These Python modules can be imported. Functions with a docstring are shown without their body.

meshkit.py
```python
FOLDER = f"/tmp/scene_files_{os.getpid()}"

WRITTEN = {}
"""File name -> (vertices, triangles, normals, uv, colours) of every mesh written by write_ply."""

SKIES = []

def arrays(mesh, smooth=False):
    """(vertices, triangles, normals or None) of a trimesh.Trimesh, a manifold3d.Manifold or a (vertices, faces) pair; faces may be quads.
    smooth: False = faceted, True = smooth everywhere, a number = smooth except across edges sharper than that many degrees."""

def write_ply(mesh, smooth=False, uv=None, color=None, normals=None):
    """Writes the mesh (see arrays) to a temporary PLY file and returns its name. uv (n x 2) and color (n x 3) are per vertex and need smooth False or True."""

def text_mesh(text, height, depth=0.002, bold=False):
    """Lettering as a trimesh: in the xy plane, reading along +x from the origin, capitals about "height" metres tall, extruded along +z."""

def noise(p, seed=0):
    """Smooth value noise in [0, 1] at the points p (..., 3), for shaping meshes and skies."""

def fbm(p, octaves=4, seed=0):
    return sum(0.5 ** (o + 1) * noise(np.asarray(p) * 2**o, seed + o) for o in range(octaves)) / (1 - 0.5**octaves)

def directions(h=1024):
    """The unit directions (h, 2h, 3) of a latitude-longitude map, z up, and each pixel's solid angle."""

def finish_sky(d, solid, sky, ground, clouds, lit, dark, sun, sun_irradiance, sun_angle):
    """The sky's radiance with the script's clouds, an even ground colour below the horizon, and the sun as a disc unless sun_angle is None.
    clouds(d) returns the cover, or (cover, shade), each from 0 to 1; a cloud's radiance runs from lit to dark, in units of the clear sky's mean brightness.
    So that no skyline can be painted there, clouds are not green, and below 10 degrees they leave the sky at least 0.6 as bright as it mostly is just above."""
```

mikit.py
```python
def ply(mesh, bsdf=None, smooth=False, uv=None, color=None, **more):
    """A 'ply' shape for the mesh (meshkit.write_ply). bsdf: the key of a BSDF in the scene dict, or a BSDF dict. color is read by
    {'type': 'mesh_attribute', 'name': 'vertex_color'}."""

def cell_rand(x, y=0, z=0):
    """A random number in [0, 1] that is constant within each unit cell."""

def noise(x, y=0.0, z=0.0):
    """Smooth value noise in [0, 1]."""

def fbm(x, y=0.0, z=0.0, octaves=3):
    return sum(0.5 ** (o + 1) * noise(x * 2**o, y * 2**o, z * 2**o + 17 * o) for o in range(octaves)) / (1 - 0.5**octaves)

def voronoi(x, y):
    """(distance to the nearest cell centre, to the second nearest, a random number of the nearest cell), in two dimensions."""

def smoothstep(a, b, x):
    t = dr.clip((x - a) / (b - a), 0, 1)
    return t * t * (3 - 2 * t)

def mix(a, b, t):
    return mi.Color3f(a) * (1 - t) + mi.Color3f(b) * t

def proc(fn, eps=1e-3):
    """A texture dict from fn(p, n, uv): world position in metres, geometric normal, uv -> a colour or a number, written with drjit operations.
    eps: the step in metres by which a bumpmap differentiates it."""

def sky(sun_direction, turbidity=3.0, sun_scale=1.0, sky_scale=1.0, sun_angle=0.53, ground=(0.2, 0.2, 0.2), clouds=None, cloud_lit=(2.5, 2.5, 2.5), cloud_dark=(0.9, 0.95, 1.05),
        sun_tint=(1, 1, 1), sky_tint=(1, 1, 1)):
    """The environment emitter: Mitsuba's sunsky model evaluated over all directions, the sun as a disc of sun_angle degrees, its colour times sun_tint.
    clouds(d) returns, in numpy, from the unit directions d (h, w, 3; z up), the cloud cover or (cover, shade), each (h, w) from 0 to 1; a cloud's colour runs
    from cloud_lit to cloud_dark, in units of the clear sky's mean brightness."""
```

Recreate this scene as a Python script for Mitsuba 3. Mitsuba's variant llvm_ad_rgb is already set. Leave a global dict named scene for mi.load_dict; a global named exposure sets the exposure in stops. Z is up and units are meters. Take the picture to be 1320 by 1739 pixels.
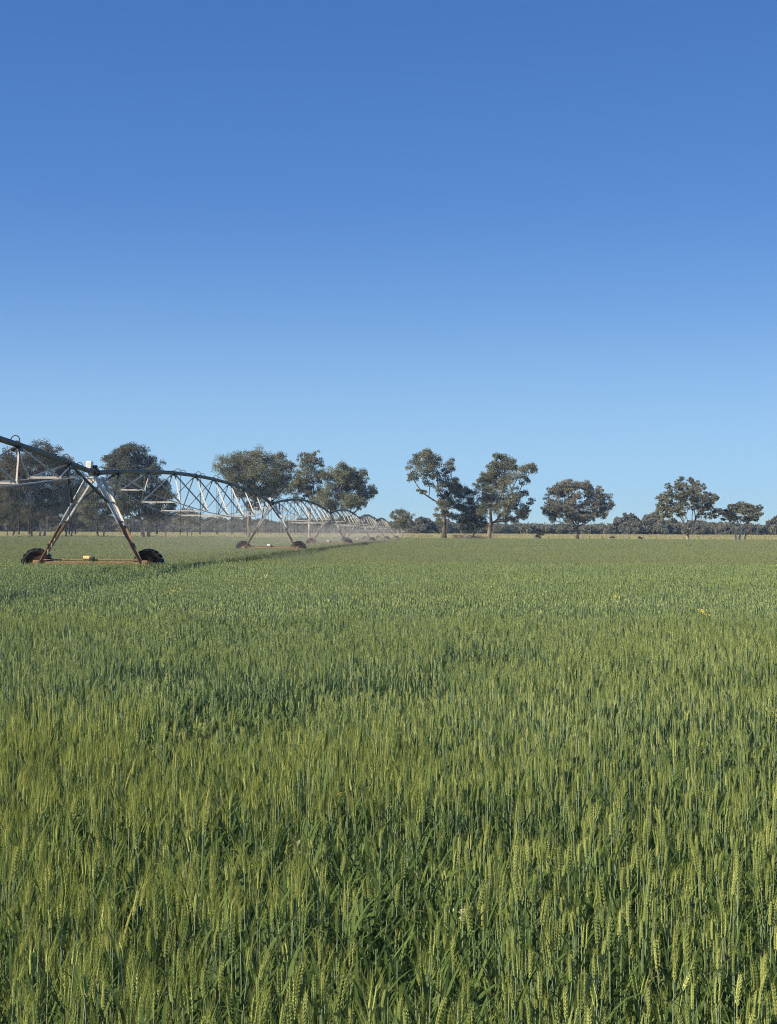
import math
import numpy as np
import drjit as dr
import trimesh
import mitsuba as mi
import mikit
import meshkit
from mikit import proc, noise, fbm, smoothstep, mix, cell_rand

T = mi.ScalarTransform4f
scene, labels = {}, {}

# ------------------------------------------------------------------ camera, sky, exposure
W0, H0, F0 = 1320.0, 1739.0, 2640.0           # the photograph's frame and focal length in its pixels
EYE = np.array([0.0, 0.0, 1.72])
PITCH, ROLL = math.atan(35.5 / F0), 0.0045
fwd = np.array([0, math.cos(PITCH), math.sin(PITCH)])
up0 = np.array([0, -math.sin(PITCH), math.cos(PITCH)])
rgt0 = np.array([1.0, 0, 0])
rgt = rgt0 * math.cos(ROLL) + up0 * math.sin(ROLL)
upv = up0 * math.cos(ROLL) - rgt0 * math.sin(ROLL)
scene['camera'] = {
    'type': 'perspective', 'fov_axis': 'x', 'fov': 2 * math.degrees(math.atan(W0 / 2 / F0)),
    'near_clip': 0.1, 'far_clip': 20000.0,
    'to_world': T().look_at(origin=EYE.tolist(), target=(EYE + fwd).tolist(), up=upv.tolist()),
}
SUN = (-0.72, -0.36, 0.60)


def horizon_haze(d):
    """A thin pale veil that thickens towards the horizon, the same all round."""
    el = np.degrees(np.arcsin(np.clip(d[..., 2], 0, 1)))
    return 0.72 * np.exp(-(el / 6.7) ** 2)


scene['sky'] = mikit.sky(SUN, turbidity=2.0, sun_tint=(0.97, 0.98, 0.92), sky_tint=(0.285, 0.435, 0.695), clouds=horizon_haze,
                         cloud_lit=(2.05, 3.35, 4.5), cloud_dark=(2.05, 3.35, 4.5))
exposure = 2.38


def ray(px, py):
    return fwd + rgt * (px - W0 / 2) / F0 + upv * (H0 / 2 - py) / F0


def at(px, py, D):
    """The point at distance D (along +y) that stands where the photograph has pixel (px, py)."""
    d = ray(px, py)
    return EYE + d * (D / d[1])


# ------------------------------------------------------------------ helpers
def numbered(key):
    if key not in scene and key not in labels and not any(False for _ in ()):
        if key not in _used:
            _used.add(key)
            return key
    n = 1
    while f'{key}_{n:03d}' in _used:
        n += 1
    k = f'{key}_{n:03d}'
    _used.add(k)
    return k


_used = set()


def thing(name, label=None, cat=None, group=None, kind=None):
    key = numbered(name)
    d = {}
    if label: d['label'] = label
    if cat: d['category'] = cat
    if group: d['group'] = group
    if kind: d['kind'] = kind
    if d: labels[key] = d
    return key


_counter = {}


def part(parent, name, shape, to_world=None, label=None, kind=None):
    base = f'{parent}__{name}'
    n = _counter.get(base, 0)
    _counter[base] = n + 1
    key = base if n == 0 else f'{base}_{n:03d}'
    s = dict(shape)
    if to_world is not None:
        s['to_world'] = to_world
    scene[key] = s
    d = {}
    if label: d['label'] = label
    if kind: d['kind'] = kind
    if d: labels[key] = d
    return key


class Acc:
    def __init__(self):
        self.v, self.f, self.uv, self.n = [], [], [], 0

    def add(self, v, f, uv=None):
        v = np.asarray(v, float)
        self.v.append(v)
        self.f.append(np.asarray(f, int) + self.n)
        self.uv.append(np.zeros((len(v), 2)) if uv is None else np.asarray(uv, float))
        self.n += len(v)

    def mesh(self):
        return np.vstack(self.v), np.vstack(self.f)

    def ply(self, bsdf, smooth=False, uv=True):
        v, f = self.mesh()
        m = trimesh.Trimesh(v, f, process=False)
        return mikit.ply(m, bsdf, smooth=smooth, uv=np.vstack(self.uv) if uv else None)


def tube(points, radii, sides=6, cap=True):
    p = np.asarray(points, float)
    r = np.broadcast_to(np.asarray(radii, float), (len(p),))
    t = np.gradient(p, axis=0)
    t /= np.linalg.norm(t, axis=1, keepdims=True) + 1e-12
    ref = np.array([0, 0, 1.0]) if abs(t[:, 2]).mean() < 0.8 else np.array([1.0, 0, 0])
    a = np.cross(t, ref)
    a /= np.linalg.norm(a, axis=1, keepdims=True) + 1e-12
    b = np.cross(t, a)
    ang = np.arange(sides) * 2 * np.pi / sides
    v = (p[:, None] + r[:, None, None] * (np.cos(ang)[None, :, None] * a[:, None] + np.sin(ang)[None, :, None] * b[:, None])).reshape(-1, 3)
    i, j = np.meshgrid(np.arange(len(p) - 1), np.arange(sides), indexing='ij')
    q = np.stack([i * sides + j, (i + 1) * sides + j, (i + 1) * sides + (j + 1) % sides, i * sides + (j + 1) % sides], -1).reshape(-1, 4)
    f = np.vstack([q[:, [0, 1, 2]], q[:, [0, 2, 3]]])
    if cap:
        n = len(v)
        v = np.vstack([v, p[:1], p[-1:]])
        e = (len(p) - 1) * sides
        f = np.vstack([f, [[n, k, (k + 1) % sides] for k in range(sides)], [[n + 1, e + (k + 1) % sides, e + k] for k in range(sides)]])
    return v, f


def tmesh(vf):
    m = trimesh.Trimesh(vf[0], vf[1], process=False)
    return m


def beam(p, q, w, h, bev=0.15):
    """A bevelled rectangular bar from p to q (w across, h upwards)."""
    p, q = np.asarray(p, float), np.asarray(q, float)
    d = q - p
    L = np.linalg.norm(d)
    d /= L
    a = np.cross(d, [0, 0, 1.0])
    if np.linalg.norm(a) < 1e-3: a = np.array([1.0, 0, 0])
    a /= np.linalg.norm(a)
    b = np.cross(a, d)
    c = min(w, h) * bev
    prof = [(-w / 2 + c, -h / 2), (w / 2 - c, -h / 2), (w / 2, -h / 2 + c), (w / 2, h / 2 - c), (w / 2 - c, h / 2), (-w / 2 + c, h / 2), (-w / 2, h / 2 - c), (-w / 2, -h / 2 + c)]
    n = 8
    v = np.array([p + a * x + b * y for x, y in prof] + [q + a * x + b * y for x, y in prof])
    f = []
    for k in range(n):
        f += [[k, (k + 1) % n, n + (k + 1) % n], [k, n + (k + 1) % n, n + k]]
    for k in range(1, n - 1):
        f += [[0, k + 1, k], [n, n + k, n + k + 1]]
    m = trimesh.Trimesh(v, f, process=False)
    m.fix_normals()
    return m


def angle_bar(p, q, w, t=0.012):
    """An L-section bar from p to q."""
    return trimesh.util.concatenate([beam(np.add(p, 0), np.add(q, 0), w, t, 0.2), beam(np.add(p, [w / 2 - t, 0, w / 2]), np.add(q, [w / 2 - t, 0, w / 2]), t, w, 0.2)])


def box(ex, c, rz=0.0):
    m = trimesh.creation.box(extents=ex)
    if rz: m.apply_transform(trimesh.transformations.rotation_matrix(rz, [0, 0, 1]))
    m.apply_translation(c)
    return m


def rbox(ex, c, r=0.015):
    import manifold3d as m3
    e = np.array(ex) / 2 - r
    pts = [m3.Manifold.sphere(r, 8).translate([sx * e[0], sy * e[1], sz * e[2]]) for sx in (-1, 1) for sy in (-1, 1) for sz in (-1, 1)]
    h = m3.Manifold.batch_hull(pts).to_mesh()
    m = trimesh.Trimesh(h.vert_properties[:, :3], h.tri_verts, process=False)
    m.apply_translation(c)
    return m


def cyl(p, q, r, sides=12):
    return tmesh(tube([p, q], [r, r], sides))


# ------------------------------------------------------------------ materials
def bsdf(key, d):
    scene[key] = d


def principled(fn, rough=0.6, metallic=0.0, spec=0.3, **k):
    base = proc(fn) if callable(fn) else {'type': 'rgb', 'value': list(fn)}
    return {'type': 'twosided', 'b': {'type': 'principled', 'base_color': base, 'roughness': rough, 'metallic': metallic, 'specular': spec, **k}}


def patchy(p):
    """Slow tone changes over the crop: greener, bluer and yellower patches a few metres wide."""
    a = fbm(p.x * 0.55 + 3.1, p.y * 0.35, 0.0, 3)
    b = fbm(p.x * 0.12 + 9.0, p.y * 0.05, 5.0, 2)
    return a, b


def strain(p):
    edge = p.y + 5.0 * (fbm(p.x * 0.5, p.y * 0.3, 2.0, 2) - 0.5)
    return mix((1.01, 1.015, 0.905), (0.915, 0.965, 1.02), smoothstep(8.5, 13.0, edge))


def straw_color(p, n, uv):
    a, b = patchy(p)
    u, v = uv.x, uv.y
    ear = mix((0.195, 0.270, 0.105), (0.415, 0.470, 0.190), smoothstep(0.0, 1.0, u))
    ear = mix(ear, (0.36, 0.38, 0.15), smoothstep(0.93, 1.0, u) * 0.6)
    stem = mix((0.185, 0.27, 0.185), (0.28, 0.36, 0.26), u)
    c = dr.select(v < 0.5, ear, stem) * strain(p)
    c = c * mix((0.95, 0.98, 1.0), (1.02, 1.02, 0.96), smoothstep(0.3, 0.7, a))
    return c


def blade_color(p, n, uv):
    a, b = patchy(p)
    u, v = uv.x, uv.y
    leaf = mix((0.070, 0.126, 0.052), (0.150, 0.222, 0.090), u)
    leaf = mix(leaf, (0.36, 0.33, 0.13), smoothstep(0.988, 0.995, u))
    awn = mix((0.23, 0.290, 0.090), (0.365, 0.410, 0.135), u)
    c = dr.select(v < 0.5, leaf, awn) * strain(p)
    c = c * mix((0.95, 0.98, 1.0), (1.02, 1.02, 0.96), smoothstep(0.3, 0.7, a))
    return c


bsdf('wheat_straw', principled(straw_color, 0.5, 0, 0.35))


def mass_color(p, n, uv):
    a, b = patchy(p)
    c = mix((0.196, 0.256, 0.143), (0.280, 0.328, 0.192), uv.x)
    return c * mix((0.92, 0.97, 0.97), (1.06, 1.03, 0.93), smoothstep(0.3, 0.7, a))


bsdf('wheat_mass', {'type': 'principledthin', 'base_color': proc(mass_color), 'roughness': 0.7, 'diff_trans': 0.4, 'spec_trans': 0.0, 'eta': 1.2})
bsdf('wheat_blade', {'type': 'principledthin', 'base_color': proc(blade_color), 'roughness': 0.45, 'diff_trans': 0.6, 'spec_trans': 0.0, 'eta': 1.4})


def ground_color(p, n, uv):
    s = fbm(p.x * 2.0, p.y * 2.0, 0, 3)
    soil = mix((0.060, 0.048, 0.030), (0.11, 0.09, 0.055), s)
    g = fbm(p.x * 0.05, p.y * 0.02, 3.0, 3)
    dry = mix((0.31, 0.30, 0.16), (0.26, 0.28, 0.13), smoothstep(0.35, 0.65, g))
    return mix(soil, dry, smoothstep(360.0, 366.0, p.y))


bsdf('ground_mat', principled(ground_color, 0.9, 0, 0.1))
bsdf('dry_blade', {'type': 'principledthin', 'base_color': proc(lambda p, n, uv: mix((0.43, 0.41, 0.25), (0.36, 0.365, 0.20), fbm(p.x * 0.04, p.y * 0.02, 0, 3))), 'roughness': 0.6, 'diff_trans': 0.7, 'spec_trans': 0.0, 'eta': 1.3})


def leaf_mat(dark, light, tip, s=0.35):
    def fn(p, n, uv):
        a = fbm(p.x * s, p.y * s, p.z * s, 3)
        c = mix(dark, light, smoothstep(0.3, 0.7, a))
        b = noise(p.x * 0.8 + 40, p.y * 0.8, p.z * 0.8)
        return mix(c, tip, smoothstep(0.62, 0.9, b) * 0.7)
    return {'type': 'principledthin', 'base_color': proc(fn), 'roughness': 0.5, 'diff_trans': 0.75, 'spec_trans': 0.0, 'eta': 1.4}


bsdf('gum_leaf', leaf_mat((0.145, 0.168, 0.120), (0.258, 0.278, 0.205), (0.245, 0.23, 0.18)))
bsdf('brown_leaf', leaf_mat((0.095, 0.100, 0.075), (0.165, 0.162, 0.122), (0.18, 0.145, 0.105)))
bsdf('grey_leaf', leaf_mat((0.200, 0.215, 0.185), (0.32, 0.33, 0.285), (0.29, 0.27, 0.235)))
bsdf('dark_leaf', leaf_mat((0.090, 0.105, 0.078), (0.155, 0.172, 0.125), (0.155, 0.14, 0.11)))
bsdf('far_leaf', leaf_mat((0.16, 0.185, 0.16), (0.22, 0.235, 0.20), (0.22, 0.20, 0.17), 0.15))


def bark_fn(lo, hi):
    def fn(p, n, uv):
        a = fbm(p.x * 1.3, p.y * 1.3, p.z * 0.5, 3)
        return mix(lo, hi, smoothstep(0.3, 0.7, a))
    return fn


bsdf('pale_bark', principled(bark_fn((0.28, 0.25, 0.21), (0.60, 0.56, 0.50)), 0.85, 0, 0.1))
bsdf('grey_bark', principled(bark_fn((0.07, 0.058, 0.048), (0.22, 0.19, 0.16)), 0.9, 0, 0.1))
bsdf('mid_bark', principled(bark_fn((0.15, 0.13, 0.11), (0.36, 0.33, 0.29)), 0.9, 0, 0.1))
bsdf('dead_wood', principled(bark_fn((0.10, 0.085, 0.07), (0.20, 0.17, 0.14)), 0.9, 0, 0.1))


def rust(p, amount):
    a = fbm(p.x * 7.0, p.y * 7.0, p.z * 5.0, 3)
    r = mix((0.135, 0.085, 0.055), (0.31, 0.205, 0.130), a)
    return r, a


def leg_color(p, n, uv):
    r, a = rust(p, 1)
    zinc = mix((0.52, 0.53, 0.52), (0.70, 0.70, 0.68), fbm(p.x * 3, p.y * 3, p.z * 9, 2))
    t = smoothstep(2.15, 1.95, p.z + (a - 0.5) * 0.55)
    return mix(zinc, r, t)


def rail_color(p, n, uv):
    return rust(p, 1)[0] * 1.15


def zinc_color(p, n, uv):
    a = fbm(p.x * 4, p.y * 1.5, p.z * 6, 3)
    return mix((0.36, 0.37, 0.36), (0.57, 0.57, 0.55), a)


def pipe_color(p, n, uv):
    a = fbm(p.x * 5, p.y * 0.6, p.z * 5, 3)
    c = mix((0.045, 0.062, 0.060), (0.095, 0.112, 0.106), a)
    return c


bsdf('leg_paint', principled(leg_color, 0.55, 0, 0.4))
bsdf('rusty_steel', principled(rail_color, 0.75, 0, 0.2))
bsdf('zinc', principled(zinc_color, 0.5, 0.0, 0.4))
bsdf('pipe_steel', principled(pipe_color, 0.55, 0.0, 0.35))
bsdf('old_rim', principled(lambda p, n, uv: rust(p, 1)[0] * 0.28, 0.8, 0, 0.2))
bsdf('black_rubber', principled((0.022, 0.022, 0.024), 0.42, 0, 0.5))
bsdf('tyre_rubber', principled(lambda p, n, uv: mix((0.018, 0.018, 0.020), (0.05, 0.045, 0.04), smoothstep(0.5, 0.8, fbm(p.x * 6, p.y * 6, p.z * 6, 3)) * 0.12), 0.35, 0, 0.55))
bsdf('white_paint', principled((0.80, 0.80, 0.77), 0.4, 0, 0.5))
bsdf('cream_paint', principled((0.74, 0.57, 0.26), 0.4, 0, 0.5))
bsdf('dark_paint', principled((0.04, 0.045, 0.05), 0.5, 0, 0.4))
bsdf('hose_plastic', principled((0.05, 0.055, 0.06), 0.5, 0, 0.4))
bsdf('petal_yellow', {'type': 'principledthin', 'base_color': {'type': 'rgb', 'value': [0.80, 0.72, 0.16]}, 'roughness': 0.6, 'diff_trans': 0.6, 'spec_trans': 0.0, 'eta': 1.3})
bsdf('petal_cream', {'type': 'principledthin', 'base_color': {'type': 'rgb', 'value': [0.80, 0.78, 0.55]}, 'roughness': 0.6, 'diff_trans': 0.6, 'spec_trans': 0.0, 'eta': 1.3})
bsdf('weed_green', principled((0.12, 0.18, 0.06), 0.6, 0, 0.3))
bsdf('post_wood', principled(bark_fn((0.10, 0.09, 0.075), (0.20, 0.18, 0.155)), 0.9, 0, 0.1))


# ------------------------------------------------------------------ the ground
def ground_z(y):
    t = np.clip((np.asarray(y, float) - 364.0) / 230.0, 0, 1)
    return 1.30 * t * t * (3 - 2 * t)


def build_ground():
    ys = np.concatenate([np.linspace(-380, 350, 40), np.linspace(356, 620, 45), np.linspace(700, 2600, 20)])
    xs = np.concatenate([np.linspace(-1600, -400, 8), np.linspace(-350, 350, 36), np.linspace(400, 1600, 8)])
    X, Y = np.meshgrid(xs, ys)
    Z = ground_z(Y)
    v = np.stack([X, Y, Z], -1).reshape(-1, 3)
    nx, ny = len(xs), len(ys)
    i, j = np.meshgrid(np.arange(ny - 1), np.arange(nx - 1), indexing='ij')
    q = np.stack([i * nx + j, i * nx + j + 1, (i + 1) * nx + j + 1, (i + 1) * nx + j], -1).reshape(-1, 4)
    f = np.vstack([q[:, [0, 1, 2]], q[:, [0, 2, 3]]])
    scene['ground'] = mikit.ply(trimesh.Trimesh(v, f, process=False), 'ground_mat', smooth=True)
    labels['ground'] = {'kind': 'structure', 'label': 'flat soil of the crop field running on into dry pasture', 'category': 'ground'}


build_ground()


# ------------------------------------------------------------------ the air
scene['haze_air'] = {'type': 'homogeneous', 'albedo': {'type': 'rgb', 'value': [0.95, 0.95, 0.95]}, 'sigma_t': {'type': 'rgb', 'value': [0.00007, 0.00011, 0.00019]}}
scene['haze'] = {'type': 'cube', 'to_world': T().translate([0.0, 1130.0, 13.0]).scale([1650.0, 1530.0, 14.0]), 'bsdf': {'type': 'null'}, 'interior': {'type': 'ref', 'id': 'haze_air'}}
scene['camera']['medium'] = {'type': 'ref', 'id': 'haze_air'}
labels['haze'] = {'kind': 'stuff', 'label': 'thin bluish haze in the air over the whole field', 'category': 'haze'}

# ------------------------------------------------------------------ irrigation machine
DX, DY = 2.10, 58.0
SPAN = math.hypot(DX, DY)
T1 = np.array([(159 - 660) / 47.0, 56.2])
AX = -math.degrees(math.atan2(DX, DY))


def tower_at(i):
    p = T1 + (i - 1) * np.array([DX, DY])
    return T().translate([float(p[0]), float(p[1]), 0.0]).rotate([0, 0, 1], AX)


def pipe_z(y):
    t = np.asarray(y, float) / SPAN
    return 3.84 + 0.78 * 4 * t * (1 - t)


def tyre_mesh():
    R, w = 0.54, 0.29
    prof = [(0.36, -0.10), (0.42, -w / 2), (0.49, -w / 2 * 1.02), (R - 0.025, -w / 2 * 0.86), (R - 0.008, 0), (R - 0.025, w / 2 * 0.86), (0.49, w / 2 * 1.02), (0.42, w / 2), (0.36, 0.10), (0.36, -0.10)]
    m = trimesh.creation.revolve(np.array(prof), sections=48)
    lugs = []
    n = 18
    for k in range(n):
        for s in (-1, 1):
            a = 2 * math.pi * (k + (0.5 if s > 0 else 0)) / n
            b = box([0.065, 0.055, w * 0.56], [0, 0, 0])
            b.apply_transform(trimesh.transformations.rotation_matrix(s * 0.7, [1, 0, 0]))
            b.apply_translation([R + 0.004, 0, s * w * 0.24])
            b.apply_transform(trimesh.transformations.rotation_matrix(a, [0, 0, 1]))
            lugs.append(b)
    m = trimesh.util.concatenate([m] + lugs)
    m.apply_transform(trimesh.transformations.rotation_matrix(math.pi / 2, [1, 0, 0]))
    return m


def rim_mesh():
    prof = [(0.0, -0.02), (0.10, -0.02), (0.12, 0.03), (0.26, 0.05), (0.32, -0.06), (0.375, -0.09), (0.375, 0.09), (0.33, 0.07), (0.27, 0.065), (0.12, 0.045), (0.08, 0.06), (0.0, 0.06)]
    m = trimesh.creation.revolve(np.array(prof), sections=32)
    bolts = [trimesh.creation.cylinder(0.012, 0.04, sections=6, transform=trimesh.transformations.translation_matrix([0.16 * math.cos(a), 0.16 * math.sin(a), 0.05])) for a in np.arange(8) * math.pi / 4]
    m = trimesh.util.concatenate([m] + bolts)
    m.apply_transform(trimesh.transformations.rotation_matrix(math.pi / 2, [1, 0, 0]))
    return m


def leg_pt(sx, sy, z):
    t = (z - 0.62) / (3.62 - 0.62)
    return np.array([sx * (1.80 + (0.16 - 1.80) * t) - 0.13 * (1 - t), sy * (0.07 + (0.62 - 0.07) * t), z])


SH = {}
SH['tyre'] = mikit.ply(tyre_mesh(), 'tyre_rubber', smooth=35)
SH['rim'] = mikit.ply(rim_mesh(), 'old_rim', smooth=35)
for sx in (-1, 1):
    for sy in (-1, 1):
        SH['leg', sx, sy] = mikit.ply(angle_bar(leg_pt(sx, sy, 0.60), leg_pt(sx, sy, 3.64), 0.105, 0.014), 'leg_paint', smooth=30)
    for z in (1.25, 2.08, 2.77):
        a, b = leg_pt(sx, -1, z), leg_pt(sx, 1, z)
        SH['tie', sx, z] = mikit.ply(beam(a + [sx * 0.05, -0.08, 0], b + [sx * 0.05, 0.08, 0], 0.02, 0.06), 'dark_paint', smooth=30)
    SH['gearbox', sx] = mikit.ply(trimesh.util.concatenate([rbox([0.24, 0.22, 0.26], [sx * 1.98 - 0.10, 0.02, 0.55], 0.04), cyl([sx * 2.04 - 0.10, 0.05, 0.54], [sx * 2.04 - 0.10, 0.34, 0.54], 0.07)]), 'rusty_steel', smooth=40)
SH['rail'] = mikit.ply(trimesh.util.concatenate([beam([-2.0, 0, 0.575], [1.82, 0, 0.575], 0.13, 0.11), box([0.03, 0.16, 0.13], [-0.02, 0, 0.575]), box([0.03, 0.16, 0.13], [1.2, 0, 0.575])]), 'rusty_steel', smooth=30)
SH['shaft'] = mikit.ply(cyl([-1.95, 0.06, 0.69], [1.80, 0.06, 0.69], 0.028, 10), 'rusty_steel', smooth=40)
SH['motor'] = mikit.ply(trimesh.util.concatenate([cyl([-0.36, 0, 0.755], [-0.14, 0, 0.755], 0.085, 16), cyl([-0.14, 0, 0.755], [-0.11, 0, 0.755], 0.06, 16)]), 'cream_paint', smooth=40)
SH['reducer'] = mikit.ply(rbox([0.14, 0.18, 0.16], [-0.03, 0, 0.735], 0.03), 'dark_paint', smooth=40)
SH['cabinet'] = mikit.ply(trimesh.util.concatenate([rbox([0.20, 0.34, 0.30], [-0.13, -0.12, 4.11], 0.025)]), 'white_paint', smooth=40)
SH['mount'] = mikit.ply(trimesh.util.concatenate([beam([-0.13, -0.05, 3.88], [-0.13, -0.05, 3.97], 0.06, 0.06), beam([-0.20, -0.05, 3.88], [0.02, -0.05, 3.86], 0.05, 0.05)]), 'zinc', smooth=30)
SH['saddle'] = mikit.ply(trimesh.util.concatenate([box([0.34, 1.36, 0.05], [0, 0, 3.655]), box([0.30, 0.05, 0.16], [0, -0.62, 3.58]), box([0.30, 0.05, 0.16], [0, 0.62, 3.58])]), 'white_paint', smooth=30)
boot = tube([[0, y, 3.86 + 0.02 * math.cos(y * 3)] for y in np.linspace(-0.28, 0.28, 15)], [0.125 + 0.018 * (k % 2) for k in range(15)], 14)
SH['boot'] = mikit.ply(trimesh.util.concatenate([tmesh(boot), cyl([0, -0.33, 3.86], [0, -0.28, 3.86], 0.16, 16), cyl([0, 0.28, 3.86], [0, 0.33, 3.86], 0.16, 16), rbox([0.16, 0.2, 0.2], [0.04, 0.0, 4.02], 0.03)]), 'black_rubber', smooth=40)
SH['sign'] = mikit.ply(trimesh.util.concatenate([box([0.012, 0.05, 0.09], leg_pt(-1, -1, 1.42) + [0.10, -0.06, 0]), box([0.012, 0.05, 0.13], leg_pt(-1, -1, 1.22) + [0.11, -0.06, 0]), box([0.012, 0.05, 0.2], leg_pt(-1, -1, 0.98) + [0.11, -0.06, 0])]), 'white_paint')

TOWER_LABELS = ['', 'nearest irrigation tower with white upper legs and rusty base rail and wheels',
                'second irrigation tower from the camera, small white motor on its brown rail',
                'third irrigation tower from the camera, feet standing in the spray mist',
                'fourth irrigation tower from the camera, in front of dark gum trees',
                'fifth irrigation tower from the camera, tiny right wheel at the mist edge',
                'farthest irrigation tower, pale and tiny at the end of the machine']
for i in range(1, 7):
    t = thing('irrigation_tower', TOWER_LABELS[i], 'irrigation tower', 'towers of the irrigation machine')
    M = tower_at(i)
    for sx in (-1, 1):
        for sy in (-1, 1):
            part(t, 'leg', SH['leg', sx, sy], M)
        for z in (1.25, 2.08, 2.77):
            part(t, 'tie_plate', SH['tie', sx, z], M)
        w = f'{t}__wheel' if sx < 0 else f'{t}__wheel_001'
        Mw = M @ T().translate([sx * 2.04 - 0.10, 0.36, 0.53]).rotate([0, 1, 0], 23.0 * i + 40 * sx)
        scene[f'{w}__tyre'] = {**SH['tyre'], 'to_world': Mw}
        scene[f'{w}__rim'] = {**SH['rim'], 'to_world': Mw}
        part(t, 'gearbox', SH['gearbox', sx], M)
    part(t, 'base_rail', SH['rail'], M)
    part(t, 'drive_shaft', SH['shaft'], M)
    m = dict(SH['motor'])
    if i > 1: m['bsdf'] = {'type': 'ref', 'id': 'white_paint'}
    part(t, 'motor', m, M)
    part(t, 'reducer', SH['reducer'], M)
    part(t, 'control_box', SH['cabinet'], M)
    part(t, 'box_mount', SH['mount'], M)
    part(t, 'saddle', SH['saddle'], M)
    part(t, 'flexible_boot', SH['boot'], M)
    if i == 1: part(t, 'reflector_strip', SH['sign'], M, label='white scraps on the left leg')

# the spans between the towers
NODE_Y = [7.0 + (SPAN - 14.0) / 7 * k for k in range(8)]
FL_Y = [NODE_Y[0] - 3.15] + [(NODE_Y[k] + NODE_Y[k + 1]) / 2 for k in range(7)] + [NODE_Y[-1] + 3.15]


def node_pt(k, sx):
    y = NODE_Y[k]
    d = 2.05 * math.sin(math.pi * y / SPAN)
    return np.array([sx * 0.63 * d, y, float(pipe_z(y)) - d])


def flange_pt(k, sx):
    y = FL_Y[k]
    return np.array([sx * 0.10, y, float(pipe_z(y)) - 0.13])


py_ = np.linspace(0.33, SPAN - 0.33, 60)
SP = {'pipe': mikit.ply(tmesh(tube([[0, y, float(pipe_z(y))] for y in py_], 0.090, 12)), 'pipe_steel', smooth=40)}
SP['flange'], SP['bracket'] = [], []
for k in range(9):
    y = FL_Y[k]
    z0, z1 = float(pipe_z(y - 0.05)), float(pipe_z(y + 0.05))
    SP['flange'].append(mikit.ply(cyl([0, y - 0.03, z0], [0, y + 0.03, z1], 0.125, 14), 'pipe_steel', smooth=40))
    z = float(pipe_z(y))
    SP['bracket'].append(mikit.ply(trimesh.util.concatenate([box([0.26, 0.42, 0.014], [0, y, z - 0.115]), box([0.014, 0.36, 0.10], [-0.125, y, z - 0.15]), box([0.014, 0.36, 0.10], [0.125, y, z - 0.15])]), 'pipe_steel'))
SP['strut'], SP['spreader'], SP['rod'], SP['brace'] = [], [], [], []
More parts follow.
